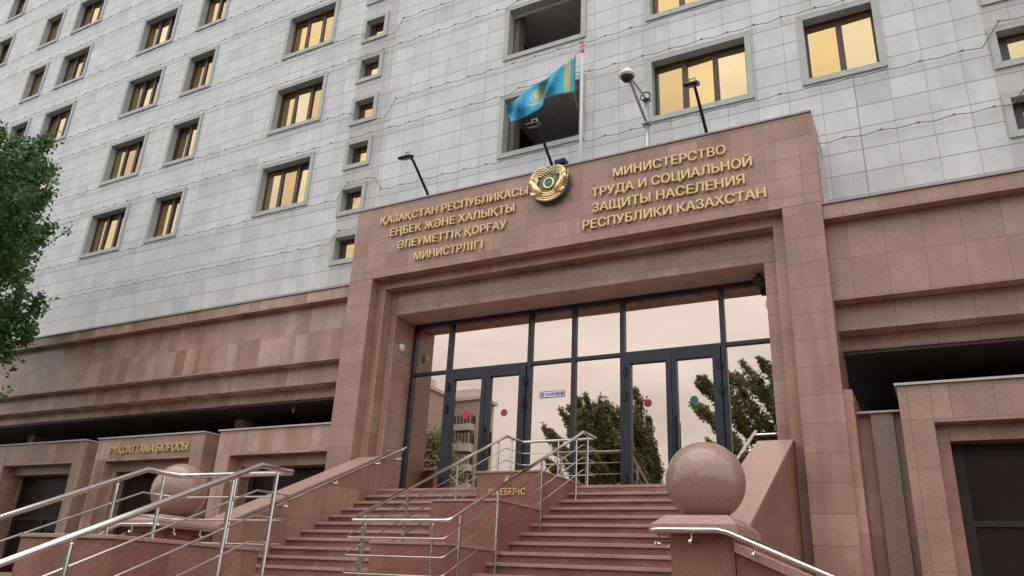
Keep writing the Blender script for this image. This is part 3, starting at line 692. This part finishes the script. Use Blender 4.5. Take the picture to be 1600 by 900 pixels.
# ---------------------------------------------------------------- stairs
ST = thing('staircase', 'broad red granite stairs rising in two flights to the entrance', 'stairs', (CX, 8.5, GZ))
RH, TR, Y0S = .15, .32, 12.1
SXA, SXB = -9.45, -2.27
MB().box(-9.90, -1.82, Y0S+.005, 13.24, LZ-.5, LZ-.051).box(-9.73, -2.045, Y0S+.35, 13.34, LZ-.05, LZ).build('landing', MT['granite_step'], ST)
def step(xa, xb, y, z, deep=.37):
    jit = random.uniform(-.002, .002)
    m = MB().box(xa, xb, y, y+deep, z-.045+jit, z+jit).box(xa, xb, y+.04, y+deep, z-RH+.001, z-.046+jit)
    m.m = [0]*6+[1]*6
    return m.build('step', [MT['nosing'], MT['granite_step']], ST, bevel=.004)
for k in range(12): step(SXA, SXB, Y0S-TR*k, LZ-RH*k, .347 if k else .40)
MZ = LZ-RH*12
MB().box(-13.5, 1.5, 4.95+.02, 12.0, MZ-.6, MZ-.05).box(-13.5, 1.5, 4.95+.30, 8.95, MZ-.05, MZ).build('landing', MT['granite_step'], ST)
for k in range(10): step(-13.0, 1.0, 4.95-TR*k, MZ-RH*k, .347)

# stepped pedestals on the axis
def pedestal(parts, label, name='stepped_pedestal'):
    T = thing(name, label, 'pedestal', (CX, parts[0][0], parts[0][3]))
    for (ya, yb, zt, zb) in parts:
        b = MB().box(CX-.565, CX+.565, ya, yb, zb, zt-.032).build('block', MT['granite_red'], T, bevel=.006)
        MB().box(CX-.58, CX+.58, ya-.018, yb+.0, zt-.03, zt).build('cap', MT['coping'], b, bevel=.005)
    return T
pedestal([(8.22, 9.518, .475, -.2), (9.52, 10.758, 1.14, -.2), (10.76, 12.6, 1.72, .2)], 'stepped red granite block dividing the upper stairs, carrying the gold entrance number')
pedestal([(1.3, 2.538, -.96, GZ), (2.54, 3.788, -.37, GZ), (3.79, 5.22, .227, GZ)], 'lower red granite block in the front flight at the bottom left')
s4 = thing('sign', 'gold number 6 and word on the top block between the stair flights', 'sign', (CX, 10.76, 1.4))
text_mesh('number', '6', -5.90, -5.80, 1.51, .135, 10.755, MT['gold'], s4, .02, .06)
text_mesh('word', 'КІРЕБЕРІС', -6.18, -5.54, 1.345, .10, 10.755, MT['gold'], s4, .02, .06)

# cheek walls beside the stairs, with their sloping coping
sphere_lab = {1: 'right', -1: 'left'}
def X(x, s_): return x if s_ > 0 else mir(x)
def bx(m, x0, x1, s_, *r):
    a, b = sorted((X(x0, s_), X(x1, s_))); return m.box(a, b, *r)
for s_ in (1, -1):
    sd_ = 'right' if s_ > 0 else 'left'
    T = thing('stair_wall', f'sloping red granite side wall along the {sd_} edge of the upper stairs', 'wall', (X(-2.0, s_), 10.2, MZ))
    a, b = sorted((X(-2.265, s_), X(-1.76, s_)))
    MB().prism([(12.245, -.2), (12.245, 2.235), (12.1, 2.235), (8.36, .60), (8.36, -.2)], 0, a, b).build('wall', MT['granite_red'] if s_ > 0 else MT['granite_jamb'], T, bevel=.004)
    cp = MB()
    ysl = [8.345, 9.1, 9.9, 10.7, 11.5, 12.08]
    zf = lambda y: .645+(y-8.36)*(2.282-.645)/(12.1-8.36)
    for k in range(5):
        ya, yb = ysl[k]+.003, ysl[k+1]-.003
        cp.prism([(ya, zf(ya)-.045), (yb, zf(yb)-.045), (yb, zf(yb)), (ya, zf(ya))], 0, a-.012, b+.012)
    cp.prism([(12.083, zf(12.083)-.045), (12.244, 2.237), (12.244, 2.285), (12.083, zf(12.083))], 0, a-.012, b+.012)
    cp.build('coping', MT['coping'], T, bevel=.004)
    m = MB(); bx(m, -2.265, -1.83, s_, 12.247, 12.495, -.2, 2.285); m.build('end_block', MT['granite_jamb'], T, bevel=.004)
    # pedestal with the stone ball
    T = thing('ball_pedestal', f'low red granite pedestal under the {sd_} stone ball', 'pedestal', (X(-2.01, s_), 7.85, MZ))
    m = MB(); bx(m, -2.25, -1.66, s_, 7.40, 8.34, MZ, .548); m.build('shaft', MT['granite_red'], T, bevel=.006)
    m = MB(); bx(m, -2.41, -1.60, s_, 7.28, 8.34, .55, .635)
    i = len(m.v); xa, xb = sorted((X(-2.41, s_), X(-1.60, s_)))
    for (px, py, pz) in ((xa+.01, 7.29, .636), (xb-.01, 7.29, .636), (xb-.01, 8.33, .636), (xa+.01, 8.33, .636), (xa+.11, 7.42, .725), (xb-.11, 7.42, .725), (xb-.11, 8.26, .725), (xa+.11, 8.26, .725)): m.v.append((px, py, pz))
    for q in ((0,3,2,1),(4,5,6,7),(0,1,5,4),(1,2,6,5),(2,3,7,6),(3,0,4,7)): m.f.append(tuple(i+k for k in q)); m.m.append(0)
    m.build('cap', MT['coping'], T, bevel=.004)
    sp = MB().ball((0, 0, 0), .392, 64, 40)
    for k, v in enumerate(sp.v):
        if v[2] < -.365: sp.v[k] = (v[0], v[1], -.365)
    o = sp.build('stone_ball', MT['sphere'], None, True); o.location = (X(-2.01, s_), 7.84, .726+.365); o.rotation_euler = (0, 0, .8*s_)
    tag(o, f'polished pink granite ball on the {sd_} pedestal of the stairs', 'stone ball', 'granite balls flanking the stairs')
    # flank wall falling away sideways
    T = thing('flank_wall', f'granite wall with sloping coping falling away outwards from the {sd_} ball pedestal', 'wall', (X(-.2, s_), 7.6, GZ))
    xe = 3.2 if s_ > 0 else 1.0
    zf2 = lambda x: .455-.415*(x+1.66)
    m = MB(); pl = [(X(-1.657, s_), GZ), (X(-1.657, s_), .455-.06), (X(xe, s_), max(GZ+.1, zf2(xe)-.06)), (X(xe, s_), GZ)]
    m.prism(pl, 1, 7.42, 7.75); m.build('wall', MT['granite_red'], T, bevel=.004)
    m = MB(); x_ = -1.655
    while x_ < xe-.1:
        xn = min(xe, x_+.62)
        m.prism([(X(x_, s_), zf2(x_)-.055), (X(xn-.004, s_), zf2(xn)-.055), (X(xn-.004, s_), zf2(xn)+.03), (X(x_, s_), zf2(x_)+.03)], 1, 7.36, 7.80); x_ = xn
    m.build('coping', MT['coping'], T, bevel=.005)
    # wall-mounted handrail
    T = thing('handrail', f'steel handrail on brackets along the {sd_} side wall and round its ball pedestal', 'handrail', (X(-2.4, s_), 7.2, MZ))
    hx = X(-2.41, s_)
    def arc(p, q, r, n=5):  # rounded corner points between directions
        return [tuple(Vector(p).lerp(Vector(q), k/n)) for k in range(n+1)]
    pts = [(hx, 12.72, 2.548), (hx, 8.45, .628), (hx, 8.25, .578), (hx, 7.30, .572), (X(-2.385, s_), 7.225, .572), (X(-2.30, s_), 7.2, .572), (X(-1.76, s_), 7.2, .572), (X(-1.66, s_), 7.2, .548), (X(xe, s_), 7.2, zf2(xe)+.118)]
    MB().tube(pts, .0245, 12).build('rail', MT['steel'], T, True)
    for k, (p, q) in enumerate([((hx, 11.9, 2.18), (X(-2.262, s_), 11.9, 2.10)), ((hx, 10.75, 1.662), (X(-2.262, s_), 10.75, 1.58)), ((hx, 9.6, 1.145), (X(-2.262, s_), 9.6, 1.06)), ((hx, 8.0, .572), (X(-2.248, s_), 8.0, .47)), ((hx, 7.55, .572), (X(-2.248, s_), 7.55, .47)),
                    ((X(-2.0, s_), 7.2, .572), (X(-2.0, s_), 7.398, .47)), ((X(-1.45, s_), 7.2, .462), (X(-1.45, s_), 7.36, .37)), ((X(-.3, s_), 7.2, -.015), (X(-.3, s_), 7.36, -.11)), ((X(.8, s_), 7.2, -.47), (X(.8, s_), 7.36, -.565))]):
        p, q = Vector(p), Vector(q); k1 = Vector((p.x, p.y, q.z))
        b = MB().tube([p, k1 + Vector((0, 0, .02)), k1], .009, 6).tube([k1-(q-k1).normalized()*.03, q], .016, 8).ball(k1-(q-k1).normalized()*.03, .022, 8, 6); b.build('bracket', MT['steel'], T)
    for z, y in ((2.47, 12.6), (2.29, 12.56)):
        MB().tube([(hx-.02*s_, y, z), (X(-2.05, s_), y, z)], .018, 8).ball((hx-.02*s_, y, z), .024, 8, 6).ball((X(-2.07, s_), y, z), .024, 8, 6).build('end_bar', MT['steel'], T)

# railings straddling the stepped pedestals
def railing(oy, oz, extra, label, back):
    xr, xl = -5.12, -6.60
    T = thing('railing', label, 'railing', (CX, 10+oy, oz), 'steel railings on the stair axis')
    def loop(dz, f):
        zt = 2.525+dz+oz; zl = .71+dz+oz; yb = back+oy; yt = 12.0+oy; yf = 7.98+oy-f
        r = .07
        return [(xr, yf+r, zl+r*.45), (xr, yt, zt), (xr, yb-.05, zt), (xr-.05, yb, zt), (xl+.05, yb, zt), (xl, yb-.05, zt), (xl, yt, zt), (xl, yf+r, zl+r*.45), (xl+.02, yf+.02, zl+.005), (xl+r, yf, zl), (xr-r, yf, zl), (xr-.02, yf+.02, zl+.005)]
    MB().tube(loop(0, 0), .0245, 12, True).build('handrail', MT['steel'], T, True)
    for k, d in enumerate((-.21, -.42, -.63)):
        MB().tube(loop(d, .07), .0085, 8, True).build('bar', MT['steel'], T, True)
    def zr(y): return min(2.525, .71+(y-7.98)*(2.525-.71)/(12.0-7.98))+oz
    ys = [12.2, 11.72, 10.44, 9.16]
    for x in (xr, xl):
        for i, y in enumerate(ys):
            k = max(0, math.ceil((12.1-y)/TR - 1e-6)); zb = LZ-RH*k+oz+extra
            m = MB().tube([(x, y+oy, zb), (x, y+oy, zr(y)-.05)], .019, 10).tube([(x, y+oy, zr(y)-.05), (x, y+oy, zr(y)-.02)], .008, 6).ball((x, y+oy, zr(y)-.05), .021, 8, 6).tube([(x, y+oy, zb+.001), (x, y+oy, zb+.015)], .04, 12)
            m.build('post', MT['steel'], T)
    for x, y in ((-6.36, 7.99), (-5.34, 7.99), (xr, 8.25), (xl, 8.25)):
        zb = MZ+oz+extra; zt = .71+oz+(y-7.98)*.45
        m = MB().tube([(x, y+oy, zb), (x, y+oy, zt-.05)], .019, 10).tube([(x, y+oy, zt-.05), (x, y+oy, zt-.015)], .008, 6).ball((x, y+oy, zt-.05), .021, 8, 6); m.build('post', MT['steel'], T)
    mid = MB().tube([(CX, back+oy, LZ+oz+extra), (CX, back+oy, 2.52+oz)], .019, 10); mid.build('post', MT['steel'], T)
railing(0, 0, 0, 'steel loop railing around the middle block of the upper stairs', 12.60)
railing(-7.08, -1.635, -.165, 'steel loop railing around the low front block at the bottom left', 12.42)

# ---------------------------------------------------------------- strings of lights on the facade
allw = [w[:4] for w in wins] + list(logs)
rows = [(7.92, 7.92)]
for n in range(0, 6): rows.append((sill(n)-(.09 if n == 0 else .42), sill(n)-.10)); rows.append((sill(n)+1.12, sill(n)+1.71))
ORD = ['lowest', 'second', 'third', 'fourth', 'fifth', 'sixth', 'seventh', 'eighth', 'ninth', 'tenth', 'eleventh', 'twelfth', 'thirteenth']
def sm(a, b, x): t = max(0, min(1, (x-a)/(b-a))); return t*t*(3-2*t)
for i, (zb, zw) in enumerate(rows):
    m = MB(); pts = []; x = -38.0; bulbs = []; sag = 0
    while x < 8:
        z = zw + random.uniform(-.006, .006)
        for w in logs:
            if w[0]-.05 < x < w[1]+.05 and w[2]-.08 < z < w[3]+.06: z = w[3]+.07 if z > (w[2]+w[3])/2 else w[2]-.09
        for w in smalls:
            if w[0]-.1 < x < w[1]+.1:
                for k in range(13):
                    a_, b_ = 7.30+1.37*k, 7.30+1.37*k+.87
                    if a_+.10 < z < b_-.10: z = b_+.05 if z > (a_+b_)/2 else a_-.06
        pts.append((x, TY-.075, z)); bulbs.append((x, TY-.075, z))
        st = .30+random.uniform(-.05, .05); x += st
        pts.append((x, TY-.07, z-.022-random.random()*.022)); x += .30+random.uniform(-.05, .05)
    if not any((lambda q: q and -60 < q[0] < 1660 and -60 < q[1] < 900)(project(p)) for p in pts): continue
    T = thing('string_lights', f'{ORD[i]} string of bulbs on the grey facade counting up from the podium', 'string lights', (CX, TY, zb), 'strings of lights across the facade')
    m.tube(pts, .008, 4, False); m.build('cable', MT['cable'], T)
    bm_ = MB()
    for p in bulbs: bm_.ball((p[0], p[1]-.015, p[2]-.005), .034, 6, 4, 0, (1, .8, .75))
    o = bm_.build('bulbs', MT['bulb'], T); o['kind'] = 'stuff'

# ---------------------------------------------------------------- trees
def tree(name, label, x, y, zb, h, crown, leafsize, nclump, per, mat, seed, wind=0.0, cat='tree', group=None, trunk_r=.16):
    """crown(t) gives the crown radius at relative height t"""
    rnd = random.Random(seed)
    T = thing(name, label, cat, (x, y, zb), group)
    tp = [(x+rnd.uniform(-.1, .1)*k, y+rnd.uniform(-.1, .1)*k, zb+h*.92*k/6) for k in range(7)]
    t = MB().tube(tp, [trunk_r*(1-.14*k) for k in range(7)], 9)
    v = []; f = []; 
    cl = []
    for k in range(nclump):
        tt = rnd.random()**.9; r = crown(tt); 
        if r <= 0: continue
        rr = r*math.sqrt(rnd.uniform(.12, 1)); an = rnd.uniform(0, 2*math.pi)
        c = Vector((x+rr*math.cos(an)+wind*tt*h*.12, y+rr*math.sin(an), zb+h*tt)); cl.append((c, rr/r))
    for c, e in cl[:46]:
        b = Vector((x, y, max(zb+h*.12, c.z-(c-Vector((x, y, c.z))).length*.8)))
        md_ = b.lerp(c, .5)+Vector((0, 0, .12)); t.tube([b, md_, c], [trunk_r*.32, trunk_r*.18, .012], 5)
    t.build('trunk', MT['bark'], T, True)
    for c, e in cl:
        cs = leafsize*rnd.uniform(2.2, 4.6)
        for q in range(per):
            d = Vector((rnd.gauss(0, 1), rnd.gauss(0, 1), rnd.gauss(0, 1)*.85)); p = c + d*cs*.5
            p.z += abs(wind)*d.z*cs*.35; p.x += wind*d.z*cs*.4
            nrm = (d.normalized()+Vector((rnd.gauss(0, .6), rnd.gauss(0, .6), rnd.gauss(0, .6)+.5))).normalized()
            a = nrm.cross(Vector((rnd.gauss(0, 1), rnd.gauss(0, 1), rnd.gauss(0, 1)))).normalized(); b = nrm.cross(a)
            s_ = leafsize*rnd.uniform(.55, 1.15); i = len(v)
            v += [tuple(p-a*s_*.5), tuple(p+b*s_*.36+nrm*s_*.06), tuple(p+a*s_*.55), tuple(p-b*s_*.36+nrm*s_*.06)]; f.append((i, i+1, i+2, i+3))
    me = bpy.data.meshes.new('crown'); me.from_pydata(v, [], f); me.materials.append(mat); me.update()
    o = bpy.data.objects.new('crown', me); C.objects.link(o); adopt(o, T); return T
# things behind the photographer that the entrance glass reflects
def blown(name, label, x, y, h, spread, nb, seed, wind, leafsize=.24, mat='leaf2', group='trees across the square', lo=.06, cl=1.05, nl=22, lf=1.0):
    """a poplar bent by the wind: steep branches streaming to one side, each carrying leaf clumps to a thin tip"""
    rnd = random.Random(seed); T = thing(name, label, 'tree', (x, y, GZ), group)
    t = MB().tube([(x, y, GZ), (x+.1, y, GZ+h*.3), (x+wind*.3, y+.1, GZ+h*.62), (x+wind*.6, y, GZ+h*.76)], [.24, .17, .09, .03], 9)
    v = []; f = []
    for k in range(nb):
        st = lo+(.74-lo)*(k/nb)+rnd.uniform(-.03, .03); an = rnd.uniform(0, 2*math.pi); L = h*(.98-st)*rnd.uniform(.55, .9)*lf+1.0
        b0 = Vector((x+wind*.4*st, y, GZ+h*st)); d = Vector((math.cos(an)*spread, math.sin(an)*spread, 1.0)).normalized()
        pts = []
        for q in range(8):
            u = q/7; pts.append(b0+d*L*u+Vector((wind*L*.22*u*u, 0, -L*.10*u*u)))
        t.tube(pts, [.05*(1-.85*q/7) for q in range(8)], 5)
        for q in range(int(L*11)):
            u = rnd.random()**.8; i0 = min(6, int(u*7)); c = pts[i0].lerp(pts[i0+1], u*7-i0)
            w_ = cl*(.62*(1-u)**.6+.10)*rnd.uniform(.4, 1.2)
            c = c+Vector((rnd.gauss(0, w_*.6), rnd.gauss(0, w_*.6), rnd.gauss(0, w_*.5)))
            cs = .34*cl*(1-.6*u)
            for _ in range(nl):
                g = Vector((rnd.gauss(0, 1), rnd.gauss(0, 1), rnd.gauss(0, 1))); p = c+g*cs*.55; p += Vector((wind*.35, 0, .55))*g.z*cs*.5
                nrm = Vector((rnd.gauss(0, 1), rnd.gauss(0, 1), rnd.gauss(0, 1)+.4)).normalized(); a = nrm.cross(Vector((rnd.gauss(0, 1), rnd.gauss(0, 1), rnd.gauss(0, 1)))).normalized(); b = nrm.cross(a)
                s_ = leafsize*rnd.uniform(.5, 1.1); i = len(v)
                v += [tuple(p-a*s_*.5), tuple(p+b*s_*.36), tuple(p+a*s_*.55), tuple(p-b*s_*.36)]; f.append((i, i+1, i+2, i+3))
    t.build('trunk', MT['bark'], T, True)
    me = bpy.data.meshes.new('crown'); me.from_pydata(v, [], f); me.materials.append(MT[mat]); me.update()
    o = bpy.data.objects.new('crown', me); C.objects.link(o); adopt(o, T)
blown('tree', 'leafy green tree in front of the podium at the left edge', -21.75, 9.3, 15.2, .37, 64, 8, .1, .14, 'leaf', None, .15, .95, 24, .62)
blown('tree', 'wind-blown poplar across the square, mirrored between the two doors', -19.7, -23.7, 15.8, .28, 28, 31, -.9)
blown('tree', 'second poplar across the square, mirrored beside the right door', -17.2, -24.5, 15.4, .36, 30, 12, -1.2)
blown('tree', 'poplar across the square, mirrored in the rightmost pane', -6.2, -23.0, 18.0, .40, 40, 21, -1.1)
blown('tree', 'small tree across the square, mirrored above the stone ball', -12.6, -28.0, 11.2, .4, 14, 15, -1.0)
tree('tree', 'low round tree across the square, mirrored in the leftmost pane', -34.6, -24.0, GZ, 12.6, lambda t: 0 if t < .15 else 3.0*math.sin(math.pi*min(1, (t-.1)/.95))**.6, .26, 420, 34, MT['leaf2'], 14, 0, group='trees across the square')
def park(x0, x1, hfun, y0, y1, n, seed):
    rnd = random.Random(seed); v = []; f = []
    for k in range(n):
        x = rnd.uniform(x0, x1); y = rnd.uniform(y0, y1); h = hfun(x)*(.72+.28*noise.noise(Vector((x*.16, y*.2, seed)))+.1*noise.noise(Vector((x*.6, y*.6, 3))))
        z = GZ+.3+h*rnd.random()**.8; s_ = rnd.uniform(.35, .75); i = len(v); p = Vector((x, y, z))
        nrm = Vector((rnd.gauss(0, 1), rnd.gauss(0, 1), rnd.gauss(0, 1)+.3)).normalized(); a = nrm.cross(Vector((rnd.gauss(0, 1), rnd.gauss(0, 1), rnd.gauss(0, 1)))).normalized(); b = nrm.cross(a)
        v += [tuple(p-a*s_*.5), tuple(p+b*s_*.36), tuple(p+a*s_*.55), tuple(p-b*s_*.36)]; f.append((i, i+1, i+2, i+3))
    return v, f
def hpark(x):
    low = 6.2; high = 15.0
    return low+(high-low)*max(sm(1, 9, x), sm(-50, -62, x))
pv, pf = park(-120, 75, hpark, -42, -33, 42000, 4)  # out-of-view tree mass, added to darken steel reflections, lower walls and bounce light
me = bpy.data.meshes.new('unseen_trees'); me.from_pydata(pv, [], pf); me.materials.append(MT['leaf2']); me.update()
o = bpy.data.objects.new('unseen_trees', me); C.objects.link(o); o['kind'] = 'stuff'; o['label'] = 'unseen mass of trees added across the square to darken reflections'; o['category'] = 'trees'
def apartment(x0, x1, y0, y1, h, label, bal):
    T = thing('apartment_building', label, 'building', ((x0+x1)/2, y1, GZ))
    w_ = MB().box(x0, x1, y0, y1, GZ, h).build('wall', MT['beige'], T)
    MB().box(x0-.4, x1+.4, y0-.4, y1+.4, h+.002, h+.5).box(x0+2, x1-2, y0+1, y1-2, h+.502, h+2.4).build('roof', MT['balc'], T)
    nf = int((h-GZ)/2.95)
    for k in range(nf):
        z = GZ+.9+2.95*k
        for x in [x0+1.6+3.1*i for i in range(int((x1-x0)/3.1))]:
            wdw = MB().box(x, x+1.4, y1-.1, y1+.02, z, z+1.5).build('window', MT['apwin'], T)
            MB().box(x-.08, x, y1-.1, y1+.06, z-.05, z+1.55).box(x+1.4, x+1.48, y1-.1, y1+.06, z-.05, z+1.55).box(x+.66, x+.74, y1-.1, y1+.05, z, z+1.5).build('window_frame', MT['balc'], wdw)
        for bxx in bal:
            b = MB().box(bxx, bxx+3.2, y1+.0, y1+1.4, z-.9, z+.15).build('balcony', MT['balc'], T)
            MB().box(bxx+.1, bxx+3.1, y1+.1, y1+1.3, z+.16, z+1.6).build('glazing', MT['apwin'], b)
            fm_ = MB()
            for i in range(6): fm_.box(bxx+.05+i*.6, bxx+.13+i*.6, y1+1.3, y1+1.38, z+.16, z+1.6)
            fm_.build('glazing_bars', MT['balc'], b)
apartment(-70, -60.4, -78.5, -74, 27.0, 'beige apartment block with stacked glazed balconies across the square', [-64.1])
apartment(-84, -64.9, -71.5, -66, 27.2, 'taller plain beige apartment block left of the balcony block', [])
